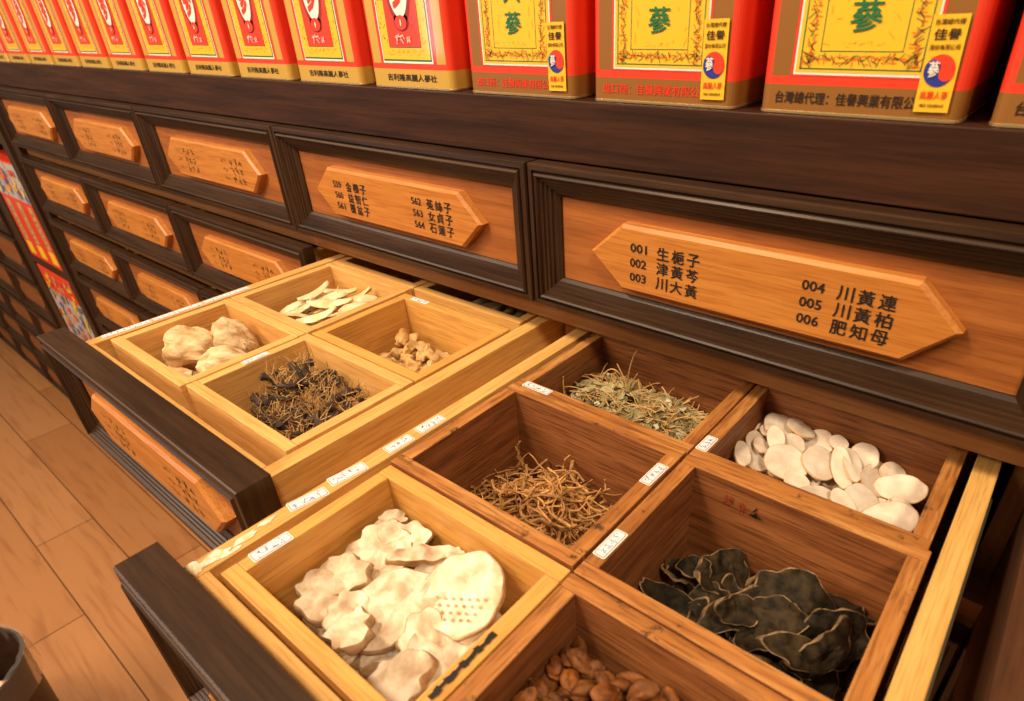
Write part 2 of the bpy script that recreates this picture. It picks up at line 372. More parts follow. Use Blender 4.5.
def face_parts(root, sides=(None, None)):
    """moulded frame, panel, plaque and its two columns of lettering, in cell coordinates (x from the left edge of the cell, z from the panel foot)"""
    def get(key, make):
        if key not in _face: _face[key] = make(); o = _face[key]
        else: o = _face[key].copy(); COL.objects.link(o)
        o.parent = root
    get('frame', lambda: link('face_frame', frame_bm(.0015, .3985, ZF0, ZF1), [DARK['x'], DARK['z']]))
    def panel():
        b2 = bmesh.new(); bx(b2, .0278, .3722, .0005, .004, ZF0 + .0263, ZF1 - .0263); return link('face_panel', b2, PANEL['x'])
    get('panel', panel)
    get('plaque', lambda: link('name_plaque', plaque_bm(), PLAQ['x']))
    for i in (0, 1): get((i, sides[i] and sides[i][0]), lambda: link('lettering', lettering(sides[i], i), INK))
ROWN = ('top row', 'second row', 'third row', 'fourth row')
COLN = {-4: 'first', -3: 'second', -2: 'third', -1: 'fourth', 0: 'fifth', 1: 'sixth'}
for r in range(NROW):
    for k in range(-4, 2):
        if (r, k) in OPEN: continue
        if (r, k) == (0, 0): lab, t = 'closed top-row drawer whose plaque reads 001 to 006', (LA, RA)
        elif (r, k) == (0, -1): lab, t = 'closed top-row drawer with 559 to 564 on its plaque', (LB, RB)
        else: lab, t = 'closed drawer, %s from the left end in the %s' % (COLN[k], ROWN[r]), (None, None)
        bm = bmesh.new()                                    # the drawer's own sides, back and bottom behind its face
        bx(bm, .017, .031, .0045, .40, -.017, .088); bx(bm, .367, .381, .0045, .40, -.017, .088); bx(bm, .0315, .3665, .386, .40, -.017, .086); bx(bm, .0315, .3665, .0045, .385, -.017, -.012)
        root = link('drawer', bm, RAIL['y'], cab); root['label'] = lab; root.location = (k * W + .4, 0, -r * PITCH + ZO)
        face_parts(root, t)

def open_drawer(label, k, yo, wood, dark=False):
    """pulled-out drawer, row 1; yo = how far the face has come forward"""
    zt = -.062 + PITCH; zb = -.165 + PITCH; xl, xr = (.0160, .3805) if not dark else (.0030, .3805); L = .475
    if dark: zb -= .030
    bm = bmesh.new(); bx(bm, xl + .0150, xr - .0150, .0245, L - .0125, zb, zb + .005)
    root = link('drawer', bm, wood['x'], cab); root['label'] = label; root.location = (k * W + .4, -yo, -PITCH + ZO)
    # face with a thick edge
    f = link('face_frame', frame_bm(.0015, .3985, ZF0, ZF1, deep=.0125), [DARK['x'], DARK['z']], root)
    b2 = bmesh.new(); bx(b2, .0278, .3722, .0005, .0125, ZF0 + .0263, ZF1 - .0263); link('face_panel', b2, PANEL['x'], root)
    link('name_plaque', plaque_bm(), PLAQ['x'], root)
    for sd in (0, 1): link('lettering', lettering(None, sd), INK, root)
    box('drawer_side', (xl, xl + .0145, .0127, L, zb, zt), wood['y'], root)
    box('drawer_side', (xr - .0145, xr, .0127, L, zb, zt), wood['y'], root)
    box('front_board', (xl + .0150, xr - .0150, .0127, .0240, zb, zt), wood['x'], root)
    box('drawer_back', (xl + .0150, xr - .0150, L - .012, L, zb, zt - .003), wood['x'], root)
    return root
DA = open_drawer('open drawer nearest the camera, with white slices, seeds and black slices in its boxes', 0, .3730, RAIL)
DB = open_drawer('open drawer beyond the nearest one, with cream bundles and black roots in its boxes', -1, .2985, RAIL)
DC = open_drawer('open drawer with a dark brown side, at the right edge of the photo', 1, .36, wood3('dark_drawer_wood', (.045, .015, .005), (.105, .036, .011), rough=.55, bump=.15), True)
box('slide_rail', (.3812, .3838, .03, .40, .045, .060), mat('slide_metal', (.22, .22, .16), .4, .7), DA)

# ---------------------------------------------------------------- labels (white stickers) as parts
def sticker(parent, a, b, wid, z, seed, border=True, name='paper_label'):
    """white sticker lying on a rim at height z between two points, its long axis from a to b, in scene coordinates"""
    ra = parent.matrix_basis.translation if parent.parent is None else parent.matrix_basis.translation + Vector((-.4, 0, 0))
    cx, cy = (a[0] + b[0]) / 2, (a[1] + b[1]) / 2; l = math.hypot(b[0] - a[0], b[1] - a[1]); ang = math.atan2(b[1] - a[1], b[0] - a[0])
    rd = random.Random(seed); bm = bmesh.new()
    def rr(hx, hy, c, z, mi):
        pts = []
        for sx, sy, q in ((1, 1, 0), (-1, 1, 90), (-1, -1, 180), (1, -1, 270)):
            for t in (0, 45, 90): pts.append((sx * (hx - c) + c * math.cos(R(q + t)), sy * (hy - c) + c * math.sin(R(q + t)), z))
        poly(bm, pts, mi)
    h = wid / 2
    rr(l / 2, h, .0012, .0002, 0)
    if border:
        rr(l / 2 - .0008, h - .0008, .0010, .0003, 1); rr(l / 2 - .00125, h - .00125, .0008, .0004, 0)
    n = max(2, int(l / .006))
    for i in range(n):
        x0 = -l / 2 + .003 + i * (l - .006) / n
        for _ in range(5):
            aa = rd.choice((0, 90, 60, 120)) + rd.uniform(-15, 15); ll = rd.uniform(.4, .9) * wid * .42; t = .00022
            cx2 = x0 + rd.uniform(.15, .85) * (l - .006) / n; cy2 = rd.uniform(-.28, .28) * wid
            dx, dy = math.cos(R(aa)) * ll / 2, math.sin(R(aa)) * ll / 2; nx, ny = -math.sin(R(aa)) * t, math.cos(R(aa)) * t
            poly(bm, [(cx2 - dx - nx, cy2 - dy - ny, .0005), (cx2 + dx - nx, cy2 + dy - ny, .0005), (cx2 + dx + nx, cy2 + dy + ny, .0005), (cx2 - dx + nx, cy2 - dy + ny, .0005)], 2)
    o = link(name, bm, [STICK, REDL, BLUE], parent)
    o.location = (cx - ra.x, cy - ra.y, z + ZO - ra.z); o.rotation_euler = (0, 0, ang)
    o['label'] = 'white paper label with handwriting'
    return o
zs = -.0619
sticker(DA, (.0205, -.2905), (.0255, -.2640), .0105, zs, 1)
sticker(DA, (.0205, -.2590), (.0245, -.2310), .0110, zs, 2)
sticker(DA, (.0232, -.2120), (.0245, -.1885), .0105, zs, 3)
sticker(DA, (.0232, -.1815), (.0240, -.1560), .0105, zs, 4)
sticker(DB, (-.3785, -.2640), (-.3770, -.2160), .0095, zs, 5); sticker(DB, (-.3770, -.2140), (-.3765, -.1600), .0095, zs, 6); sticker(DB, (-.3765, -.1580), (-.3760, -.1040), .0095, zs, 7)
def residue(parent, pts):
    ra = parent.matrix_basis.translation + Vector((-.4, 0, 0)); bm = bmesh.new(); rd = random.Random(3)
    for (x, y, a, b, ang) in pts:
        poly(bm, [(x - ra.x + math.cos(t + ang) * a * (1 + rd.uniform(-.35, .35)) - math.sin(ang) * math.sin(t) * 0, y - ra.y + math.sin(t + ang) * b * (1 + rd.uniform(-.35, .35)), zs + ZO - ra.z + .0002 + y * -.0003) for t in [i * 2 * math.pi / 14 for i in range(14)]])
    o = link('peeled_label_scrap', bm, PEEL, parent); o['label'] = 'torn white paper left from a peeled label'
residue(DA, [(.0230, -.3540, .0062, .0048, 0), (.0230, -.3410, .0040, .0080, 0), (.0225, -.3220, .0030, .0085, 0), (.0205, -.3060, .0022, .0060, 0), (.0275, -.3330, .0016, .0080, 0)])

# ---------------------------------------------------------------- the removable boxes
ZB0, ZB1 = -.1595, -.0620
def bin_box(label, x0, x1, y0, y1, wood, rim, top=ZB1, th=.0105, sid=None):
    root = thing('herb_box', label, 'box', ((x0 + x1) / 2, (y0 + y1) / 2, ZB0), group='removable wooden herb boxes')
    hx, hy = (x1 - x0) / 2, (y1 - y0) / 2; h = top - ZB0
    rx = rim['x'] if rim else None; ry = rim['y'] if rim else None
    box('box_wall', (-hx, hx, -hy, -hy + th, 0, h), wood['x'], root, .0008, rx)
    box('box_wall', (-hx, hx, hy - th, hy, 0, h), wood['x'], root, .0008, rx)
    box('box_wall', (-hx, -hx + th, -hy + th + .0001, hy - th - .0001, 0, h - .0003), wood['y'], root, .0008, ry)
    box('box_wall', (hx - th, hx, -hy + th + .0001, hy - th - .0001, 0, h - .0003), wood['y'], root, .0008, ry)
    box('box_bottom', (-hx + th + .0002, hx - th - .0002, -hy + th + .0002, hy - th - .0002, .001, .007), wood['x'], root, 0)
    return root
BX = {}
BX['white'] = bin_box('pale yellow box of white root slices, front left of the nearest drawer', .0385, .2030, -.3460, -.2200, YEL, None)
BX['roots'] = bin_box('worn brown box of wiry brown roots, behind the white slices', .0370, .2030, -.2185, -.0850, OLD, RIM, top=-.0600)
BX['herb'] = bin_box('worn brown box of dried green herb at the back of the nearest drawer', .0360, .2030, -.0835, .0430, OLD, RIM)
BX['seeds'] = bin_box('worn brown box of brown seeds at the bottom edge of the photo', .2055, .3610, -.3460, -.2225, OLD, RIM, top=-.0600)
BX['black'] = bin_box('worn brown box of black root slices, right of the wiry roots', .2055, .3620, -.2210, -.0860, OLD, RIM, top=-.0600)
BX['disc'] = bin_box('worn brown box of round white slices, back right of the nearest drawer', .2045, .3600, -.0845, .0430, OLD, RIM)
BX['bundle'] = bin_box('pale wooden box of cream root bundles, far front corner of the second drawer', -.3660, -.2065, -.2610, -.1340, PALE, None)
BX['cream'] = bin_box('pale wooden box of cream root slivers, far back of the second drawer', -.3660, -.2065, -.1325, .0060, PALE, None)
BX['hairy'] = bin_box('pale wooden box of hairy black roots, front right of the second drawer', -.2040, -.0390, -.2570, -.1330, PALE, None)
BX['few'] = bin_box('pale yellow box with only a few tan chunks in one corner', -.2010, -.0380, -.1310, -.0080, YEL, None)
BX['far_l'] = bin_box('box in the dark under the top row, behind the cream slivers', -.3660, -.2065, .0075, .1300, PALE, None)
BX['far_r'] = bin_box('box of grey brown sticks in the dark under the top row', -.2040, -.0390, .0065, .1300, RAIL, None)
sticker(BX['white'], (.0432, -.3290), (.0440, -.3030), .0100, zs, 11)
sticker(BX['herb'], (.0435, -.0790), (.0720, -.0790), .0085, zs, 12)
sticker(BX['roots'], (.1975, -.1330), (.1980, -.1080), .0088, -.0599, 13)
sticker(BX['black'], (.2105, -.2040), (.2110, -.1785), .0088, -.0599, 14)
sticker(BX['disc'], (.2092, -.0760), (.2096, -.0560), .0088, zs, 15)
sticker(BX['hairy'], (-.1985, -.2060), (-.1985, -.1800), .0085, zs, 16)
sticker(BX['few'], (-.1830, -.0135), (-.1570, -.0130), .0075, zs, 17, border=False)
# old ink and stamp marks on the wood
bm = bmesh.new(); rd = random.Random(8)
pts = [(.0335 + .0004 * math.sin(i * 1.9), -.0400 + i * .0035) for i in range(14)]
for i in range(13):
    t = .0016 + .0006 * math.sin(i * 2.3)
    poly(bm, [(pts[i][0] + .0432 - t, pts[i][1], .0978), (pts[i][0] + .0432 + t, pts[i][1], .0978), (pts[i+1][0] + .0432 + t, pts[i+1][1], .0978), (pts[i+1][0] + .0432 - t, pts[i+1][1], .0978)])
o = link('ink_stain', bm, INK, BX['white']); o['label'] = 'black smear of ink along the rim'
bm = bmesh.new()
scribble(bm, rd, -.044, .0790, .0085, .0085, .0561, 7, 0, .0008); scribble(bm, rd, -.034, .0780, .0075, .0085, .0561, 6, 0, .0008); scribble(bm, rd, -.025, .0770, .0085, .0090, .0561, 7, 1, .0010)
o = link('faded_stamp', bm, [STAMP, INK], BX['black']); o['label'] = 'faded red and black stamp marks'

# ---------------------------------------------------------------- contents
YAW = R(38.8)
rd = random.Random(21)
# round white slices
DISC = [(.2126, .0125, .0182, .0221), (.2173, -.0026, .0158, .0172), (.2154, .0302, .0196, .0151), (.2352, .0335, .0255, .0255), (.2495, .0390, .0217, .0174), (.2637, .0241, .0264, .0176), (.2301, -.0057, .0128, .0128), (.2511, .0036, .0186, .0149), (.2282, .0120, .0131, .0088), (.2151, -.0288, .0125, .0208), (.2334, -.0260, .0179, .0152), (.2552, -.0203, .0316, .0220), (.2755, -.0056, .0237, .0223), (.2905, -.0020, .0140, .0252), (.2959, .0043, .0141, .0225), (.2832, -.0345, .0347, .0147), (.3021, -.0305, .0147, .0173), (.3116, -.0200, .0230, .0203), (.3334, -.0306, .0451, .0199), (.2988, .0256, .0209, .0174), (.3089, .0354, .0177, .0118), (.3169, .0148, .0428, .0214), (.3212, .0252, .0217, .0139), (.3302, .0081, .0338, .0169), (.2791, .0254, .0117, .0117), (.2674, -.0285, .0189, .0108), (.3227, -.0153, .0190, .0109), (.3349, -.0107, .0164, .0137), (.3440, -.0125, .0109, .0164), (.2391, -.0007, .0128, .0171)]
def disc_h(x, y): return -.100 + .010 * math.exp(-((x - .25) / .05) ** 2) * (1 if y > -.03 else .6)
LD = 'thin round white root slice in the back right box of the nearest drawer'
for i, (x, y, a, b) in enumerate(DISC):
    o = link('root_disc', slab(a * .54, b * .70, .0019, i + 1, lobes=.045, cup=rd.uniform(-.05, .05), rough=.0005, rim=.96), [C_DISC, C_DISCR], smooth=True)
    tag(o, LD, 'root slice', 'round white slices')
    fit(o, x, y - .004, disc_h(x, y) + .0022 * (i % 5) + (.003 if 10 < i < 17 else 0), R(rd.uniform(4, 34)), R(rd.uniform(-20, 20)), YAW + R(rd.uniform(-25, 25)), LIM['disc'])
for i in range(60):
    x, y = rd.uniform(.226, .338), rd.uniform(-.062, .021)
    o = link('root_disc', slab(rd.uniform(.008, .013), rd.uniform(.008, .013), .0019, 60 + i % 9, lobes=.05, rough=.0005, rim=.96), [C_DISC, C_DISCR], smooth=True)
    tag(o, LD, 'root slice', 'round white slices')
    fit(o, x, y, disc_h(x, y) - .003 - rd.random() * .014, R(rd.uniform(-25, 30)), R(rd.uniform(-25, 25)), rd.uniform(0, 6), LIM['disc'])

# thick white slices
CH = {'a': (.0471, -.2922, .0373, .0215), 'b': (.0720, -.3058, .0357, .0233), 'c': (.0541, -.2627, .0405, .0261), 'd': (.0602, -.2370, .0205, .0102), 'e': (.0801, -.2412, .0312, .0170), 'f': (.0976, -.3050, .0264, .0185), 'g': (.1115, -.3136, .0258, .0167), 'h': (.1182, -.2841, .0364, .0520), 'i': (.1487, -.2538, .0461, .0384), 'j': (.1046, -.2451, .0383, .0082), 'k': (.1482, -.2270, .0290, .0158), 'l': (.1249, -.2565, .0475, .0316), 'm': (.1478, -.2894, .0249, .0274), 'n': (.1548, -.3152, .0339, .0242), 'o': (.1628, -.2909, .0365, .0292), 'p': (.1197, -.2273, .0109, .0109), 'q': (.0847, -.2746, .0330, .0330), 'r': (.1641, -.2738, .0296, .0197)}
CZ = {'a': .006, 'b': .003, 'c': .008, 'd': .012, 'e': .010, 'f': .005, 'g': .009, 'h': .006, 'i': .013, 'j': .014, 'k': .012, 'l': .001, 'm': .002, 'n': .003, 'o': -.002, 'p': .009, 'q': .001, 'r': -.003}
CR = {'h': -68, 'j': 18, 'k': -58, 'i': -12, 'a': -5, 'c': 12}
CT = {'c': (34, -8), 'e': (30, 12), 'a': (22, -14), 'b': (8, 12), 'h': (12, 20), 'i': (24, -8), 'g': (4, -16), 'f': (20, 16), 'n': (16, -18), 'm': (30, 20), 'o': (10, 14), 'k': (40, 0), 'l': (18, 10)}
for i, (n, (x, y, a, b)) in enumerate(CH.items()):
    o = link('root_slice', slab(a * .56, b * .70 if n != 'j' else b * .8, .0080 if n not in 'ij' else .006, 100 + i, lobes=.17 if n != 'i' else .05, cup=rd.uniform(-.25, .1), seg=48, rough=.0026 if n != 'i' else .0012, lob_n=7, rim=.965, ridge=.0007 if n in 'achq' else 0), [C_WHT, C_RIND if n in 'jk' else C_WEDGE], smooth=True)
    tag(o, {'i': 'big white slice dotted with brown pores, front left box', 'j': 'narrow white root stick lying on the thick white slices'}.get(n, 'thick knobbly white root slice in the pale yellow box'), 'root slice', 'thick white slices')
    t = CT.get(n, (rd.uniform(4, 28), rd.uniform(-14, 14)))
    fit(o, x, y, -.1000 + CZ[n], R(t[0]), R(t[1]), YAW + R(CR.get(n, rd.uniform(-30, 30))), LIM['white'])
    if n == 'i':
        b2 = bmesh.new()
        for r_ in range(4):
            for c_ in range(7):
                px, py = (c_ - 3) * .0052 + (r_ % 2) * .0026, -.004 - r_ * .0042
                if (px / .022) ** 2 + (py / .024) ** 2 < .75: poly(b2, [(px + .0011 * math.cos(t), py + .0011 * math.sin(t), 0) for t in [q * math.pi / 4 for q in range(8)]])
        p = link('pore_marks', b2, C_RIND, o)
        me = o.data
        for v in p.data.vertices:
            zz = [q.co.z for q in me.vertices if (q.co.x - v.co.x) ** 2 + (q.co.y - v.co.y) ** 2 < .0045 ** 2 and q.co.z > 0]
            v.co.z = (max(zz) if zz else .003) + .0004
for i in range(26):
    o = link('root_slice', slab(rd.uniform(.012, .019), rd.uniform(.010, .015), .008, 140 + i % 8, lobes=.17, rough=.0026, rim=.93), [C_WHT, C_WEDGE], smooth=True)
    tag(o, 'thick knobbly white root slice in the pale yellow box', 'root slice', 'thick white slices')
    x, y = rd.uniform(.062, .180), rd.uniform(-.322, -.246)
    fit(o, x, y, -.112 - rd.random() * .02, R(rd.uniform(-25, 30)), R(rd.uniform(-25, 25)), rd.uniform(0, 6), LIM['white'])

# black curled slices
LF = [(.2248, -.1303, .0226, .0126), (.2311, -.1593, .0361, .0132), (.2572, -.1519, .0287, .0191), (.2566, -.1238, .0373, .0324), (.2866, -.1124, .0599, .0225), (.3227, -.1009, .0578, .0176), (.3091, -.1293, .0387, .0314), (.2980, -.1503, .0329, .0282), (.2798, -.1546, .0212, .0188), (.3290, -.1310, .0330, .0300), (.3451, -.1324, .0239, .0383), (.2417, -.1368, .0173, .0148), (.3222, -.1583, .0347, .0185), (.3324, -.1534, .0348, .0186)]
LR = [0, -32, 15, 30, 22, -14, -35, 20, 10, -40, 70, 0, 0, 20]
LT = [(20, 20), (30, 10), (25, -25), (32, 22), (34, -6), (14, 4), (36, 26), (10, -30), (40, 10), (30, 30), (10, -48), (20, 0), (44, 20), (48, -24)]
for i, (x, y, a, b) in enumerate(LF + [(rd.uniform(.230, .340), rd.uniform(-.195, -.112), .034, .020) for _ in range(34)]):
    top = i < len(LF)
    o = link('black_root_slice', slab(a * .68, b * .54, .0024, 200 + i, lobes=.14, bend=(-.30, .18, -.45, .1, -.12, -.1, -.6)[i % 7], twist=rd.uniform(-.4, .4), seg=44, rough=.0026, rim=.945 if b < .025 else .965), [C_BLK, C_BLKR], smooth=True)
    tag(o, 'curled black root slice with a tan edge, right of the wiry roots', 'root slice', 'black root slices')
    z = -.122 + .0022 * i + (.003 if i == 4 else .009 if i == 6 else 0) - (.010 if i > 8 else 0) - (.010 if i == 9 else 0) if top else -.126 - rd.random() * .020
    t = LT[i] if top else (rd.uniform(-50, 60), rd.uniform(-30, 30))
    fit(o, x, y, z, R(t[0]), R(t[1]), YAW + R(LR[i] if top else rd.uniform(-90, 90)), LIM['black'])

# seeds
def seed_bm(s):
    bm = bmesh.new(); bmesh.ops.create_uvsphere(bm, u_segments=10, v_segments=8, radius=1)
    q = random.Random(s); ll, ww, tt = q.uniform(.0075, .0095), q.uniform(.0046, .006), q.uniform(.0028, .0042)
    for v in bm.verts:
        x, y, z = v.co; k = 1 - .45 * max(0, x) ** 2
        n = noise.noise(Vector((x * 2 + s, y * 2, z * 2))) * .14
        v.co = Vector((x * ll, y * ww * k * (1 + n) + .0012 * x * x, z * tt * k * (1 + n) - (.0012 if abs(y) < .3 and z > 0 else 0)))
    return bm
sm = [link('dried_seed', seed_bm(i), C_SEED, smooth=True) for i in range(7)]
n = 0
for lay in range(4):
    for gx in range(11):
        for gy in range(8):
            x = .2235 + gx * .0120 + rd.uniform(-.004, .004); y = -.3250 + gy * .0125 + rd.uniform(-.004, .004)
            hh = -.092 + .013 * math.exp(-((x - .27) / .05) ** 2) * (1 if y < -.25 else .7)
            z = hh - lay * .0062 + rd.uniform(-.003, .003)
            if lay > 1 and rd.random() < .4: continue
            if x > .345 or y > -.2395 or n >= 290: continue
            o = sm[n] if n < 7 else sm[n % 7].copy()
            if n >= 7: COL.objects.link(o)
            n += 1
            tag(o, 'brown almond-shaped seed in the heap at the bottom edge of the photo', 'seed', 'brown seeds')
            fit(o, x, y, z, rd.uniform(-.8, .8), rd.uniform(-.6, .6), rd.uniform(0, 6.28), LIM['seeds'])

# wiry roots
def wig(q, L, amp, n=9, start=(0, 0, 0), ang=None):
    p = Vector(start); a = q.uniform(0, 6.28) if ang is None else ang; e = q.uniform(-.2, .2); pts = [p.copy()]
    for _ in range(n):
        a += q.uniform(-amp, amp); e = max(-.5, min(.6, e + q.uniform(-.25, .25)))
        p = p + Vector((math.cos(a) * math.cos(e), math.sin(a) * math.cos(e), math.sin(e))) * (L / n); pts.append(p.copy())
    c = sum(pts, Vector()) / len(pts)
    return [v - c for v in pts]
rm = []
for i in range(22):
    bm = bmesh.new(); q = random.Random(300 + i); r0 = q.uniform(.0007, .0017)
    tube(bm, wig(q, q.uniform(.024, .055), .55), [r0 * (1 - .06 * k) for k in range(10)], 5)
    rm.append(link('wiry_root', bm, C_ROOT, smooth=True))
n = 0
for i in range(285):
    x, y = rd.gauss(.120, .040), rd.gauss(-.155, .034)
    x = min(max(x, .058), .186); y = min(max(y, -.199), -.106)
    h = -.128 + .032 * math.exp(-((x - .120) / .048) ** 2 - ((y + .150) / .045) ** 2)
    o = rm[n] if n < 22 else rm[n % 22].copy()
    if n >= 22: COL.objects.link(o)
    n += 1
    tag(o, 'wiry brown dried root in the tangled pile behind the white slices', 'root', 'wiry brown roots')
    fit(o, x, y, h + rd.uniform(-.016, .004), 0, 0, rd.uniform(0, 6.28), LIM['roots'])
for i, (x, y, h, lean) in enumerate(((.066, -.118, .030, .2), (.083, -.128, .034, -.3), (.070, -.165, .022, .2), (.150, -.112, .024, .1), (.105, -.110, .030, .5))):
    bm = bmesh.new(); q = random.Random(700 + i)
    tube(bm, [(lean * .01 * k / 3 + q.uniform(-.002, .002), q.uniform(-.002, .002), h * k / 6) for k in range(7)], [.0014 - .00012 * k for k in range(7)], 5)
    o = link('wiry_root', bm, C_ROOT, smooth=True); tag(o, 'brown root sticking up out of the tangled pile behind the white slices', 'root', 'upright roots in the wiry pile'); put(o, x, y, -.118)

# crumbled green herb: nobody could count it
bm = bmesh.new(); q = random.Random(44)
def herb_h(x, y): return -.111 + .024 * math.exp(-((x - .095) / .075) ** 2 - ((y + .020) / .06) ** 2) + .006 * noise.noise(Vector((x * 40, y * 40, 0)))
for i in range(2200):
    x, y = q.uniform(.0565, .1820), q.uniform(-.0630, .0225)
    z = herb_h(x, y) - q.random() * .012; L_, w_ = q.uniform(.003, .0095), q.uniform(.002, .0055)
    M = Matrix.Translation((x, y, z)) @ Matrix.Rotation(q.uniform(0, 6.28), 4, 'Z') @ Matrix.Rotation(q.uniform(-.9, .9), 4, 'X') @ Matrix.Rotation(q.uniform(-.6, .6), 4, 'Y')
    c = q.uniform(-.3, .3) * w_; mi = 0 if q.random() < .75 else 1
    v = [bm.verts.new(M @ Vector(p)) for p in ((-L_, 0, 0), (-.3 * L_, -w_, c), (.5 * L_, -w_ * .8, c), (L_, 0, 0), (.5 * L_, w_ * .8, c), (-.3 * L_, w_, c), (0, 0, -.1 * w_))]
    for k in range(6): bm.faces.new((v[k], v[(k + 1) % 6], v[6])).material_index = mi
for i in range(420):
    x, y = q.uniform(.056, .182), q.uniform(-.064, .024); z = herb_h(x, y) + q.uniform(-.008, .003)
    pts = [Vector((min(max(x + p.x, .0485), .1905), min(max(y + p.y, -.0715), .0310), z + p.z)) for p in wig(q, q.uniform(.015, .040), .4, 6)]
    tube(bm, pts, q.uniform(.00035, .0007), 4, 2)
for (x, y, h, dx) in ((.058, -.045, .034, .002), (.088, .012, .045, .012), (.100, -.005, .030, -.01), (.150, -.02, .026, .012)):
    tube(bm, [(x + dx * t * t + .001 * math.sin(t * 5), y, herb_h(x, y) - .005 + h * t) for t in [k / 6 for k in range(7)]], .0007, 4, 2)
tube(bm, [(.072 + .012 * (1 - math.cos(t)), -.005 + .004 * t / 3, herb_h(.08, 0) - .004 + .022 * math.sin(t)) for t in [k * .35 for k in range(10)]], .0007, 4, 2)
o = link('dried_herb', bm, [C_HERB, C_HERB2, C_STEM]); o.location.z = ZO
tag(o, 'crumbled dry green leaves and stalks filling the back left box of the nearest drawer', 'herb', kind='stuff')

# cream bundles
def knob_bm(rx, ry, rz, s):
    bm = bmesh.new(); bmesh.ops.create_uvsphere(bm, u_segments=40, v_segments=24, radius=1)
    for v in bm.verts:
        p = v.co.copy(); t = math.atan2(p.z + .3 * p.x, p.y)
        w_ = t * 7 + p.x * 3.5 + s + 2.2 * noise.noise(p * 1.3 + Vector((s, 3, 1)))
        k = 1 + .045 * math.sin(w_) + .02 * math.sin(w_ * 2.7) + .30 * noise.noise(p * 1.3 + Vector((s, 0, 0))) + .05 * noise.noise(p * 4 + Vector((0, s, 0)))
        if p.x < -.35: k *= 1 - .35 * (-.35 - p.x)
        v.co = Vector((p.x * rx * k, p.y * ry * k, p.z * rz * k))
    return bm
for i, (x, y, z, rx, ry, rz, a, lab) in enumerate(((-.3330, -.2080, -.0820, .0290, .0215, .0215, 32, 'cream root knot at the near left of the box of bundles'), (-.3040, -.1690, -.0820, .0270, .0200, .0200, 10, 'cream root knot at the back of the box of bundles'), (-.2630, -.1990, -.0870, .0290, .0200, .0190, 38, 'cream root knot on the right in the box of bundles'))):
    o = link('root_knot', knob_bm(rx, ry, rz, i * 5.1 + 1), C_KNOB, smooth=True); tag(o, lab, 'root bundle', 'cream root knots'); fit(o, x, y, z, 0, 0, R(a), LIM['bundle'], .002)
    bm = bmesh.new(); q = random.Random(900 + i)
    for _ in range(14):
        a0 = q.uniform(-.6, .6)
        tube(bm, [(rx * .8 + t * .008, ry * (.5 * math.sin(a0) + .3 * t * math.sin(a0 * 3)), rz * (.3 * math.cos(a0 * 5)) - t * .005) for t in (0, .5, 1)], [.0009, .0007, .0002], 4)
    link('root_fibres', bm, C_KNOB, o)
for i, (x, y, r_) in enumerate(((-.2850, -.2330, 0), (-.3150, -.2290, .6), (-.2420, -.1640, 1), (-.2400, -.2150, 2))):
    o = link('root_shaving', slab(.018, .009, .004, 400 + i, lobes=.15, bend=.1), [C_KNOB, C_KNOB], smooth=True)
    tag(o, 'flat cream shaving lying beside the root knots', 'root piece', 'cream shavings'); fit(o, x, y, -.100, .1, .1, r_, LIM['bundle'])
for i in range(14):
    o = link('root_shaving', slab(.020, .010, .005, 420 + i, lobes=.15, bend=.1), [C_KNOB, C_KNOB], smooth=True)
    tag(o, 'flat cream shaving lying beside the root knots', 'root piece', 'cream shavings'); fit(o, rd.uniform(-.340, -.230), rd.uniform(-.240, -.155), -.108 - .012 * rd.random(), rd.uniform(-.2, .2), rd.uniform(-.2, .2), rd.uniform(0, 6), LIM['bundle'])

# cream slivers
SL = [(-.2950, -.0400, 44, 1.5), (-.2830, -.0280, 40, 1.4), (-.2830, -.0580, 46, 1.45), (-.2680, -.0500, 52, 1.3), (-.2560, -.0380, 36, 1.2), (-.2740, -.0740, 46, 1.4), (-.2500, -.0660, 56, 1.2), (-.3080, -.0270, 32, 1.1), (-.3000, -.0700, 62, 1.0), (-.3150, -.0560, 80, 1.0), (-.3200, -.0400, 98, 1.0), (-.3080, -.0860, 35, 1.1), (-.2880, -.0940, 28, 1.2), (-.2600, -.0880, 40, 1.2), (-.2400, -.0500, 58, 1.0), (-.3260, -.0660, 112, .9), (-.3280, -.0840, 64, 1.0), (-.3120, -.0480, 20, 1.2), (-.2960, -.0560, 60, 1.3), (-.2720, -.0620, 30, 1.4)]
for i, (x, y, a, s) in enumerate(SL + [(rd.uniform(-.335, -.240), rd.uniform(-.104, -.026), rd.uniform(0, 180), 1.1) for _ in range(30)]):
    bm = bmesh.new(); q = random.Random(500 + i); L_ = .021 * s
    up = i < len(SL)
    pr = [(-1, .25), (-.6, .8), (-.1, 1), (.4, .85), (.8, .5), (1, .1)]
    rows = [[bm.verts.new((t * L_, w_ * .0085 * u, (.0024 if abs(u) < .9 else 0) * s2 + .004 * t * t * (1 if i % 2 else -1) + q.uniform(-.0004, .0004))) for u, s2 in ((-1, 1), (-.4, 1), (.4, 1), (1, 1), (.4, -1), (-.4, -1))] for t, w_ in pr]
    for A, B in zip(rows, rows[1:]):
        for k in range(6): bm.faces.new((A[k], A[(k + 1) % 6], B[(k + 1) % 6], B[k]))
    bm.faces.new(rows[0][::-1]); bm.faces.new(rows[-1]); bmesh.ops.recalc_face_normals(bm, faces=bm.faces[:])
    o = link('root_sliver', bm, C_PALE, smooth=True); tag(o, 'long cream root sliver in the far back box of the second drawer', 'root slice', 'cream root slivers')
    fit(o, x, y, (-.087 + .0036 * (i % 5) if up else -.098 - rd.random() * .018), R(rd.uniform(-28, 28)), R(rd.uniform(-24, 6)), R(a), LIM['cream'])

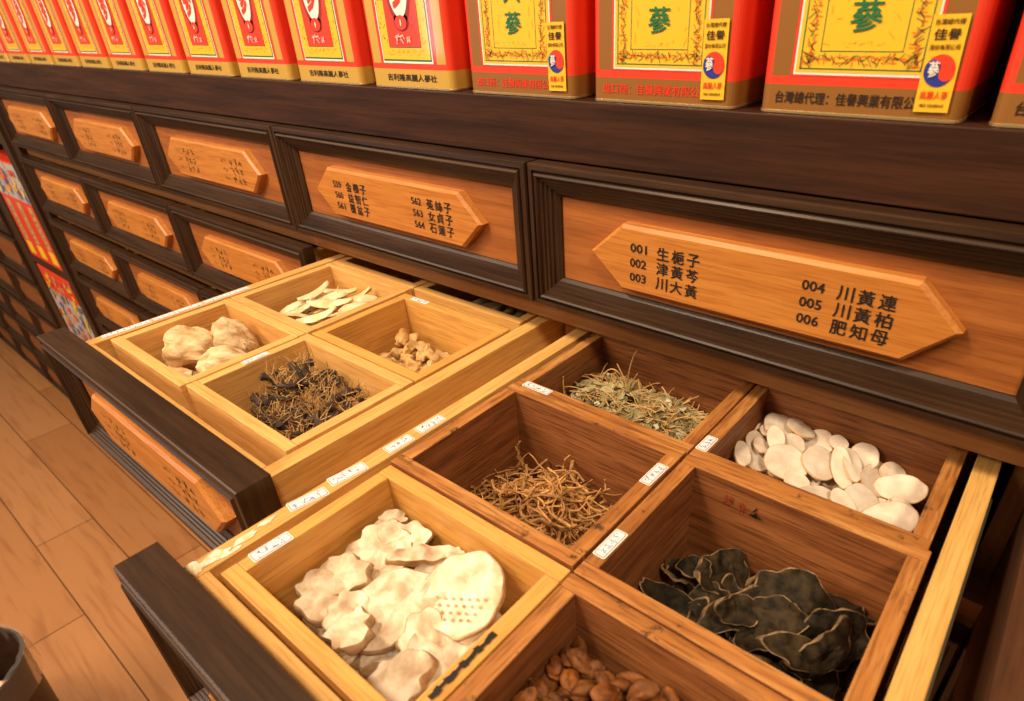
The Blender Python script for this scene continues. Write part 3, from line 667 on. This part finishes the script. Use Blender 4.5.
bm = bmesh.new(); q = random.Random(61)
for i in range(170):
    x, y = q.gauss(-.312, .014), q.gauss(-.060, .018); a = R(q.uniform(20, 130)); l = q.uniform(.008, .020); z = -.089 + q.uniform(-.006, .006); e = q.uniform(-.3, .5)
    if not (-.340 < x < -.29 and -.105 < y < -.025): continue
    tube(bm, [(x + math.cos(a) * l * t, y + math.sin(a) * l * t, z + e * l * t + .002 * math.sin(3 * t + i)) for t in (0, .35, .7, 1)], [.0010, .0012, .0008, .0003], 4)
o = link('root_shreds', bm, C_PALE); o.location.z = ZO
tag(o, 'fine cream shreds beside the slivers in the far back box', 'root shreds', kind='stuff')

# hairy black roots
def clump(label, x, y, z, s, nt, nh):
    root = thing('rhizome_clump', label, 'root', (x, y, z), group='hairy black rhizomes'); q = random.Random(s)
    bm = bmesh.new(); hb = bmesh.new()
    for i in range(nt):
        a = q.uniform(0, 6.28); r0 = q.uniform(.0022, .0048); c = Vector((q.gauss(0, .014), q.gauss(0, .011), q.uniform(-.010, .012)))
        pts = [c + p for p in wig(q, q.uniform(.018, .04), .8, 8)]
        pts = [Vector((max(-.030, min(.030, p.x)), max(-.026, min(.026, p.y)), p.z)) for p in pts]
        tube(bm, pts, [r0 * (1 + .22 * math.sin(k * 2.1 + a)) * (.6 if k in (0, 8) else 1) for k in range(9)], 7)
        for _ in range(nh):
            b0 = q.choice(pts); d = Vector((q.gauss(0, 1), q.gauss(0, 1), q.gauss(.6, .8))).normalized(); l = q.uniform(.006, .015); side = Vector((q.uniform(-1, 1), q.uniform(-1, 1), 0)) * .004
            P = [b0 + d * r0 * .6, b0 + d * (r0 + l * .5) + side * .4, b0 + d * (r0 + l) + side]
            if max(abs(P[2].x) - .034, abs(P[2].y) - .030) > 0: continue
            tube(hb, P, [.0005, .0004, .00018], 3)
    link('rhizome', bm, C_RHIZ, root, smooth=True); link('rootlets', hb, C_HAIR, root)
clump('hairy black rhizome clump, highest of the pile in its pale box', -.1560, -.1780, -.0820, 1, 24, 20)
clump('hairy black rhizome clump with many tan rootlets, right side of its box', -.0980, -.1790, -.0860, 2, 18, 36)
clump('hairy black rhizome clump in the near corner of its box', -.0930, -.2120, -.0990, 3, 16, 28)
clump('hairy black rhizome clump in the left front of its box', -.1560, -.2140, -.1000, 4, 20, 12)
clump('hairy black rhizome clump at the middle bottom of its pile', -.1260, -.1960, -.1000, 5, 22, 14)

# a few tan chunks
for i, (x, y, s) in enumerate(((-.1720, -.0440, 1.2), (-.1620, -.0340, 1.0), (-.1520, -.0500, 1.0), (-.1400, -.0420, 1.1), (-.1280, -.0540, .9), (-.1180, -.0480, 1.1), (-.1460, -.0620, .8), (-.1640, -.0580, .8), (-.1320, -.0660, .8), (-.1100, -.0600, 1.0), (-.1540, -.0400, .9), (-.1340, -.0480, .8))):
    o = link('root_chunk', slab(.010 * s, .0065 * s, .007, 600 + i, lobes=.25, bend=rd.uniform(-.4, .4), rough=.0022), [C_TAN, C_TAN], smooth=True)
    tag(o, 'tan root chunk in the nearly empty pale yellow box', 'root piece', 'tan root chunks'); fit(o, x, y, -.1000 - .006 * (i > 5) + (.004 if i in (0, 1) else 0), rd.uniform(-.9, .9), rd.uniform(-.6, .6), rd.uniform(0, 6), LIM['few'])
for i in range(70):
    o = link('root_chunk', slab(rd.uniform(.010, .014), rd.uniform(.007, .011), .009, 620 + i % 9, lobes=.2, rough=.002), [C_TAN, C_TAN], smooth=True)
    tag(o, 'tan root chunk in the nearly empty pale yellow box', 'root piece', 'tan root chunks'); x = rd.uniform(-.180, -.075)
    fit(o, x, rd.uniform(-.090, -.026), -.108 - rd.random() * .036, rd.uniform(-.3, .3), rd.uniform(-.3, .3), rd.uniform(0, 6), LIM['few'])
# sticks in the dark
for i, (x, y) in enumerate(((-.1560, .0600), (-.1400, .0560), (-.1230, .0580), (-.1060, .0550), (-.0900, .0540), (-.0740, .0560), (-.1320, .0480), (-.1000, .0460), (-.0780, .0440))):
    bm = bmesh.new(); q = random.Random(800 + i)
    tube(bm, [(q.uniform(-.001, .001), -.018 + .006 * k, q.uniform(-.001, .001)) for k in range(7)], [.005, .0072, .0068, .0075, .0066, .0072, .005], 9)
    o = link('root_stick', bm, C_GREY, smooth=True); tag(o, 'stubby grey brown stick in the dark box under the top row', 'root piece', 'grey brown sticks'); put(o, x, y, -.092 if i < 6 else -.104, 0, 0, R(q.uniform(-25, 25)))
for i in range(10):
    bm = bmesh.new(); q = random.Random(830 + i)
    tube(bm, [(0, -.018 + .006 * k, 0) for k in range(7)], [.005, .0072, .0068, .0075, .0066, .0072, .005], 9)
    o = link('root_stick', bm, C_GREY, smooth=True); tag(o, 'stubby grey brown stick in the dark box under the top row', 'root piece', 'grey brown sticks'); put(o, -.168 + .0125 * i, .062 + .006 * (i % 2), -.112 - .014 * (i % 2), 0, 0, R(q.uniform(-40, 40)))

# ---------------------------------------------------------------- tins on the counter
TW, TD, TH = .1140, .0900, .1750
def tin_body(body, post):
    """rounded-rectangle shell: a red post on each corner and a red band near the foot"""
    r = .006; hx, hy = TW / 2, TD / 2; P = []
    def arc(cx, cy, a0):
        for k in range(6): P.append((cx + r * math.cos(R(a0 + 18 * k)), cy + r * math.sin(R(a0 + 18 * k))))
    for x in (-.0508, -.0440, 0, .0440, .0508): P.append((x, -hy))
    arc(hx - r, -hy + r, -90); P.append((hx, 0)); arc(hx - r, hy - r, 0); P.append((0, hy)); arc(-hx + r, hy - r, 90); P.append((-hx, 0)); arc(-hx + r, -hy + r, 180)
    zz = [0, .0165, .0212, .160, .164, TH]
    bm = bmesh.new(); rows = [[bm.verts.new((x, y, z)) for x, y in P] for z in zz]; n = len(P)
    for j, (A, B) in enumerate(zip(rows, rows[1:])):
        for i in range(n):
            k = (i + 1) % n; mx, my = (P[i][0] + P[k][0]) / 2, (P[i][1] + P[k][1]) / 2
            red = j == 1 or j == 3 or (j == 2 and (abs(mx) > .0515))
            bm.faces.new((A[i], A[k], B[k], B[i])).material_index = 1 if red else 0
    bm.faces.new(rows[0][::-1]); bm.faces.new(rows[-1])
    return bm
def ring_bm(z0, z1, out):
    bm = bmesh.new(); r = .0066; hx, hy = TW / 2 + out, TD / 2 + out; P = []
    for cx, cy, a0 in ((hx - r, -hy + r, -90), (hx - r, hy - r, 0), (-hx + r, hy - r, 90), (-hx + r, -hy + r, 180)):
        for k in range(6): P.append((cx + r * math.cos(R(a0 + 18 * k)), cy + r * math.sin(R(a0 + 18 * k))))
    zs_ = [z0, z0 + .0006, z1 - .0006, z1]; n = len(P)
    rows = [[bm.verts.new((x * f, y * f, z)) for x, y in P] for z, f in zip(zs_, (.985, 1, 1, .985))]
    for A, B in zip(rows, rows[1:]):
        for i in range(n): bm.faces.new((A[i], A[(i + 1) % n], B[(i + 1) % n], B[i]))
    bm.faces.new(rows[0][::-1]); bm.faces.new(rows[-1]); return bm
YF = -TD / 2
def plate(bm, x0, x1, z0, z1, lev, mi): poly(bm, [(x0, YF - .0002 * lev, z0), (x1, YF - .0002 * lev, z0), (x1, YF - .0002 * lev, z1), (x0, YF - .0002 * lev, z1)], mi)
def ell(bm, cx, cz, rx, rz, lev, mi, n=28, a0=0, a1=360): poly(bm, [(cx + rx * math.cos(R(a0 + (a1 - a0) * k / n)), YF - .0002 * lev, cz + rz * math.sin(R(a0 + (a1 - a0) * k / n))) for k in range(n + (a1 - a0 < 360))], mi)
def outline(bm, x0, x1, z0, z1, t, lev, mi):
    plate(bm, x0, x1, z0, z0 + t, lev, mi); plate(bm, x0, x1, z1 - t, z1, lev, mi); plate(bm, x0, x0 + t, z0, z1, lev, mi); plate(bm, x1 - t, x1, z0, z1, lev, mi)
def frame_scroll(bm, q, x0, x1, z0, z1, ins, lev, mi1, mi2):
    """tangled ornament inside a border strip of width ins"""
    y = YF - .0002 * lev
    strips = [(x0, x1, z0, z0 + ins), (x0, x1, z1 - ins, z1), (x0, x0 + ins, z0, z1), (x1 - ins, x1, z0, z1)]
    for a, b, c, d in strips:
        L_ = max(b - a, d - c); hor = b - a > d - c; k = int(L_ / .0017)
        for i in range(k):
            for mi, t in ((mi1, .0004), (mi2, .00045)):
                u = (i + q.random()) / k; cx, cz = (a + (b - a) * u, c + (d - c) * q.uniform(.25, .75)) if hor else (a + (b - a) * q.uniform(.25, .75), c + (d - c) * u)
                an = R(q.choice((35, 60, 120, 145)) + q.uniform(-10, 10)) if mi == mi1 else R(q.choice((0, 90)) + q.uniform(-6, 6)); l = q.uniform(.25, .8) * ins / 2
                dx, dz = math.cos(an) * l, math.sin(an) * l; nx, nz = -math.sin(an) * t / 2, math.cos(an) * t / 2
                poly(bm, [(cx - dx - nx, y, cz - dz - nz), (cx + dx - nx, y, cz + dz - nz), (cx + dx + nx, y, cz + dz + nz), (cx - dx + nx, y, cz - dz + nz)], mi)
def tin_common(root, body):
    b = link('tin_body', tin_body(body, T_RED), [body, T_RED], root); 
    link('base_rim', ring_bm(-.0002, .0022, .0006), T_RIM, root); link('lid', ring_bm(TH - .002, TH + .012, -.006), T_RIM, root)
    return b
def tin_brown(label, x, ink, txt, sticker_on=True):
    root = thing('ginseng_tin', label, 'tin', (x - .0065, .0065 + TD / 2, .1507), group='brown ginseng tins')
    b = tin_common(root, T_BRN); q = random.Random(int(x * 1000))
    bm = bmesh.new(); c = -.001
    plate(bm, c - .0385, c + .0385, .0212, .158, 1, 0); plate(bm, c - .0368, c + .0368, .0222, .157, 2, 1); plate(bm, c - .0356, c + .0356, .0236, .156, 3, 2)
    outline(bm, c - .0335, c + .0335, .0252, .154, .0007, 4, 3); outline(bm, c - .0225, c + .0225, .0345, .145, .0005, 4, 3)
    frame_scroll(bm, q, c - .0325, c + .0325, .0262, .153, .0082, 5, 3, 4)
    for k in range(26):       # faint orange scrollwork in the field
        scribble(bm, q, c - .021 + (k % 2) * .033, .037 + (k // 2) * .008, .009, .008, YF - .0008, 1, 5, .0005)
    for k in range(12): scribble(bm, q, c - .012 + k * .002, .036, .003, .004, YF - .0008, 1, 5, .0004)
    link('front_label', bm, [T_RED, T_WHT, T_YEL, T_GRN, T_ORN, mat('tin_faint_orange', (.90, .36, .03), .4)], b)
    bm = bmesh.new()
    for ch, z in (('蔘', .0520), ('人', .0730), ('麗', .0940), ('高', .1150)): join(bm, centred(text_bm(ch, .01, .0002), c + .000, z, YF - .0012, .0170, .0155))
    link('label_lettering', bm, T_GRN, b)
    bm = centred(text_bm(txt, .01, .0003), -.004, .0095, YF - .0003, .086, .0068); link('foot_lettering', bm, ink, b)
    if sticker_on:
        bm = bmesh.new(); cx = 0; A = dict()
        plate(bm, -.0086, .0086, 0, .0465, 7, 0)
        ell(bm, 0, .0205, .0075, .0078, 8, 1); 
        ell(bm, 0, .0205, .0075, .0078, 9, 2, 20, 160, 340)
        ell(bm, -.0036, .0218, .0037, .0039, 10, 2); ell(bm, .0036, .0192, .0037, .0039, 10, 1)
        s = link('agency_sticker', bm, [T_YEL, T_RED, T_BLU], b)
        t = bmesh.new()
        join(t, centred(text_bm('台灣總代理', .01, .0001), 0, .0433, YF - .0018, .0138, .0028), mi=0)
        join(t, centred(text_bm('佳譽', .01, .0003), 0, .0375, YF - .0018, .0128, .0054), mi=0)
        join(t, centred(text_bm('股份有限公司', .01, .0001), 0, .0316, YF - .0018, .0142, .0027), mi=0)
        join(t, centred(text_bm('蔘', .01, .0003), -.0028, .0212, YF - .0024, .0054, .0078), mi=1)
        join(t, centred(text_bm('高麗人蔘', .01, .0002), 0, .0085, YF - .0018, .0136, .0040), mi=2)
        join(t, centred(text_bm('RED GINSENG', .01, .0002), 0, .0034, YF - .0018, .0118, .0016), mi=0)
        link('sticker_lettering', t, [T_DRK, T_WHT, T_RED], s)
        s.location = (.0418, 0, .0056); s.rotation_euler = (0, R(-1.0), 0)
    return root
def tin_gold(label, x, first=None):
    root = thing('ginseng_tin', label, 'tin', (x - .0065, .0065 + TD / 2, .1507), group='gold ginseng tins')
    if first:
        for ch in [q for q in bpy.data.objects if q.parent == first]: dup(ch, root)
        return root
    b = tin_common(root, T_GOLD); q = random.Random(77)
    bm = bmesh.new(); c = 0
    plate(bm, c - .0392, c + .0392, .0212, .158, 1, 0); plate(bm, c - .0352, c + .0352, .0214, .157, 2, 1); plate(bm, c - .0338, c + .0338, .0232, .156, 3, 3); plate(bm, c - .0328, c + .0328, .0246, .155, 4, 2)
    for k in range(150):
        z = q.uniform(.036, .152); x_ = q.choice((-1, 1)) * q.uniform(.0235, .0320); scribble(bm, q, c + x_ - .0012, z, .0024, .003, YF - .0009, 1, 6, .0006)
    for k in range(30): scribble(bm, q, c - .026 + k * .0017, .027, .0035, .006, YF - .0009, 1, 5, .0006)
    plate(bm, c - .0224, c + .0224, .0342, .150, 5, 3); plate(bm, c - .0220, c + .0220, .0348, .149, 6, 0)
    ell(bm, c, .0850, .0172, .0345, 7, 4); ell(bm, c, .0545, .0105, .0075, 7, 4); ell(bm, c, .0860, .0140, .0285, 8, 1)
    ell(bm, c, .0540, .0080, .0058, 10, 0); ell(bm, c, .0540, .0009, .0026, 12, 1)
    for k in range(3): scribble(bm, q, c - .0115 + k * .008, .0385, .0068, .0062, YF - .0022, 7, 1, .0007)
    link('front_label', bm, [T_RED, T_WHT, T_YEL, T_GRN, T_MRN, T_ORN, T_DRK], b)
    bm = centred(text_bm('參', .01, .0004), c, .0860, YF - .0020, .0210, .0420); link('label_lettering', bm, T_RED, b)
    bm = centred(text_bm('吉利隆高麗人蔘社', .01, .0003), c + .002, .0095, YF - .0003, .0700, .0060); link('foot_lettering', bm, T_DRK, b)
    return root
for i, (x, lab, ink, txt) in enumerate(((.2512, 'brown ginseng tin with black writing along its foot and a tilted yellow sticker', T_DRK, '台灣總代理：佳譽興業有限公司'), (.1195, 'brown ginseng tin with red writing along its foot, left of the black-lettered tin', T_RED, '進口商：佳譽興業有限公司'), (-.0120, 'brown ginseng tin with red writing, standing next to the gold tins', T_RED, '進口商：佳譽興業有限公司'), (.3790, 'brown ginseng tin cut off by the right edge of the photo', T_DRK, '台灣總代理：佳譽興業有限公司'))):
    tin_brown(lab, x, ink, txt)
ORD = ['first', 'second', 'third', 'fourth', 'fifth', 'sixth', 'seventh', 'eighth', 'ninth', 'tenth', 'eleventh', 'twelfth']
g0 = None
for i, xl in enumerate((-.2040, -.3380, -.4700, -.6030, -.7340, -.8670, -.9970, -1.128, -1.260, -1.391, -1.522)):
    g = tin_gold('gold ginseng tin with a red label, %s to the left of the brown tins' % ORD[i], xl + .0565, g0); g0 = g0 or g

# ---------------------------------------------------------------- display niche beyond the cabinet, with packets
nic = thing('display_shelf', 'dark shelf niche of bright packets between the two drawer cabinets', 'shelf', (-1.86, .02, -ZO))
box('side_panel', (-.200, -.142, -.030, .5, 0, 1.30), DARK['z'], nic)
box('back_panel', (-.1418, .158, .48, .5, 0, 1.30), DARK['z'], nic)
for z in (.53, .815, 1.17): box('shelf_board', (-.1418, .158, -.030, .48, z, z + .022), DARK['x'], nic)
bm = bmesh.new(); bx(bm, -.1418, .158, .0, .02, .0, .52); link('kick_panel', bm, DARK['x'], nic)
def packet(x, z, h, kind, label, q):
    wd, dp = .090, .06
    root = thing('herb_packet', label, 'packet', (x, -.008, z), group='bright packets in the niche')
    body = box('packet_body', (-wd / 2, wd / 2, 0, dp, 0, h), T_RED, root, .002)
    bm = bmesh.new(); y = -.0003
    def pl(x0, x1, z0, z1, lev, mi): poly(bm, [(x0, y * lev, z0), (x1, y * lev, z0), (x1, y * lev, z1), (x0, y * lev, z1)], mi)
    def blob(cx, cz, r, lev, mi): poly(bm, [(cx + r * q.uniform(.6, 1.2) * math.cos(t), y * lev, cz + r * q.uniform(.6, 1.2) * math.sin(t)) for t in [k * .5236 for k in range(12)]], mi)
    if kind == 0:
        pl(-.012, .020, .055, h * .60, 1, 0)
        for k in range(6): scribble(bm, q, -.006, .062 + k * .016, .018, .013, y * 2, 4, 4, .0022)
        pl(-.022, .026, .012, .050, 1, 1)
        pl(-.044, .044, h * .64, h - .004, 1, 2)
        for k in range(16): blob(q.uniform(-.028, .028), q.uniform(h * .68, h - .018), .011, 2 + k * .5, q.choice((3, 1, 2, 5, 3, 6)))
    else:
        pl(-.044, .044, .03, h * .72, 1, 2)
        for k in range(20): blob(q.uniform(-.028, .028), q.uniform(.045, h * .70), .012, 2 + k * .5, q.choice((3, 3, 5, 6, 0, 1)))
        for k in range(8): blob(q.uniform(-.028, .028), q.uniform(h * .76, h - .016), .010, 2 + k * .5, q.choice((1, 0, 5, 0)))
    link('printed_front', bm, [mat('packet_tan', (.52, .36, .14), .4), mat('packet_yellow', (.85, .55, .02), .4), mat('packet_grey', (.45, .43, .42), .4), mat('packet_blue', (.07, .13, .30), .4), T_DRK, T_RED, T_ORN], body)
q = random.Random(12)
for i in range(3):
    nm = ('left', 'middle', 'right')[i]
    packet(-1.853 + (i - 1) * .0950, -.3620, .285, 0, 'tall red packet with a tan stripe, %s one of the upper tier' % nm, q)
    packet(-1.853 + (i - 1) * .0950, -.6470, .255, 1, 'red packet with a blue and grey picture, %s one of the lower tier' % nm, q)

# ---------------------------------------------------------------- the farther cabinet
W2, P2 = .360, .155
far = thing('medicine_cabinet', 'darker drawer cabinet at the far left beyond the niche of packets', 'cabinet', (-2.09, 0, -ZO))
NC = 5
box('side_panel', (-.030, .0, -.005, .55, 0, 1.35), DARK['z'], far)
box('side_panel', (-.030 - NC * W2 - .03, -.030 - NC * W2, -.005, .55, 0, 1.35), DARK['z'], far)
box('carcass_body', (-.0305 - NC * W2 + .001, -.0305, .006, .55, .06, 1.35), DARK['x'], far, 0)
box('plinth', (-.0305 - NC * W2 + .001, -.0305, .02, .05, 0, .06), DARK['x'], far, 0)
F_PAN = wood3('far_dimmed_drawer_wood', (.20, .065, .016), (.28, .095, .024), rough=.45, bump=.03)  # panel wood darkened in its colour for the dim light at the far left
proto = None
for r in range(8):
    for k in range(NC):
        x0 = .04 - .07 - (k + 1) * W2
        if proto is None:
            b2 = bmesh.new(); bx(b2, .02, W2 - .02, .0008, .0055, .02, P2 - .028)
            root = link('drawer', b2, CARC['x'], far); proto = root
            link('face_frame', frame_bm(.004, W2 - .004, .004, P2 - .012), [DARK['x'], DARK['z']], root)
            b2 = bmesh.new(); bx(b2, .0305, W2 - .0305, -.0004, .0004, .0305, P2 - .0385); link('face_panel', b2, F_PAN['x'], root)
            b2 = bmesh.new(); prism(b2, [(.055, .072), (.078, .048), (W2 - .078, .048), (W2 - .055, .072), (W2 - .078, .094), (.078, .094)], -.0005, -.008)
            link('name_plaque', b2, F_PAN['x'], root)
        else:
            root = proto.copy(); COL.objects.link(root)
            for ch in [c for c in bpy.data.objects if c.parent == proto]: dup(ch, root)
        root.location = (x0, 0, .0925 + r * P2)
        root['label'] = 'closed drawer, %s from the near end, %s row up' % (ORD[k], ORD[r])

# ---------------------------------------------------------------- waste bin with a clear bag
BZ = .33; bn = thing('waste_bin', 'dark brown waste bin lined with a clear plastic bag on the wooden floor', 'bin', (-1.069, -.612, -ZO))
def lathe(bm, prof, seg=40, mi=0, wob=0, q=None):
    rows = [[bm.verts.new((r * math.cos(2 * math.pi * k / seg) * (1 + (wob * math.sin(k * 2.7 + i) if wob else 0)), r * math.sin(2 * math.pi * k / seg) * (1 + (wob * math.sin(k * 2.7 + i) if wob else 0)), z + (wob * .12 * math.sin(k * 1.9) if wob else 0))) for k in range(seg)] for i, (r, z) in enumerate(prof)]
    for A, B in zip(rows, rows[1:]):
        for k in range(seg): bm.faces.new((A[k], A[(k + 1) % seg], B[(k + 1) % seg], B[k])).material_index = mi
    return rows
bm = bmesh.new(); rows = lathe(bm, [(.098, .001), (.100, .004), (.122, BZ - .004), (.124, BZ), (.119, BZ), (.117, BZ - .006), (.096, .008)])
bm.faces.new(rows[0][::-1]); bm.faces.new(rows[-1]); bmesh.ops.recalc_face_normals(bm, faces=bm.faces[:])
link('bin_body', bm, noisy('bin_brown', [(.3, (.030, .012, .006)), (.7, (.055, .022, .010))], (30, 30, 30), rough=.45, bump=.1), bn, smooth=True)
bm = bmesh.new(); lathe(bm, [(.108, .12), (.113, .22), (.1165, BZ - .01), (.118, BZ + .008), (.126, BZ + .007), (.129, BZ - .02), (.128, BZ - .07)], 60, 0, .012)
bag = mat('clear_bag', (.9, .86, .8), .12); bn_ = bag.node_tree.nodes['Principled BSDF']; bn_.inputs['Transmission Weight'].default_value = .85; bn_.inputs['IOR'].default_value = 1.08; bn_.inputs['Alpha'].default_value = .5
link('bin_bag', bm, bag, bn, smooth=True)
for i, (x, y, rz, m, lab, s) in enumerate(((.030, .008, .5, STICK, 'crumpled white paper in the waste bin', 1.45), (.068, .058, 1.2, mat('orange_scrap', (.80, .26, .04), .6), 'orange scrap in the waste bin', .45), (-.02, -.045, .2, mat('dark_scrap', (.05, .04, .03), .7), 'dark wrapper at the bottom of the waste bin', 1.0))):
    o = link('paper_scrap' if i < 2 else 'wrapper', slab(.045 * s, .032 * s, .004, 900 + i, lobes=.2, bend=.25, rough=.004), [m, m], smooth=True)
    tag(o, lab, 'litter'); put(o, -1.069 + x, -.612 + y, -ZO + (.296, .302, .245)[i], .15, .1, rz)
bm = bmesh.new(); bmesh.ops.create_uvsphere(bm, u_segments=24, v_segments=14, radius=1)
for v in bm.verts: v.co = Vector((v.co.x * .098, v.co.y * .098, v.co.z * .105)) * (1 + .08 * noise.noise(v.co * 3))
o = link('bagged_rubbish', bm, mat('rubbish_dark', (.035, .028, .02), .6), smooth=True); tag(o, 'dark heap of rubbish filling the bin below the paper', 'litter'); put(o, -1.069, -.612, -ZO + .122)
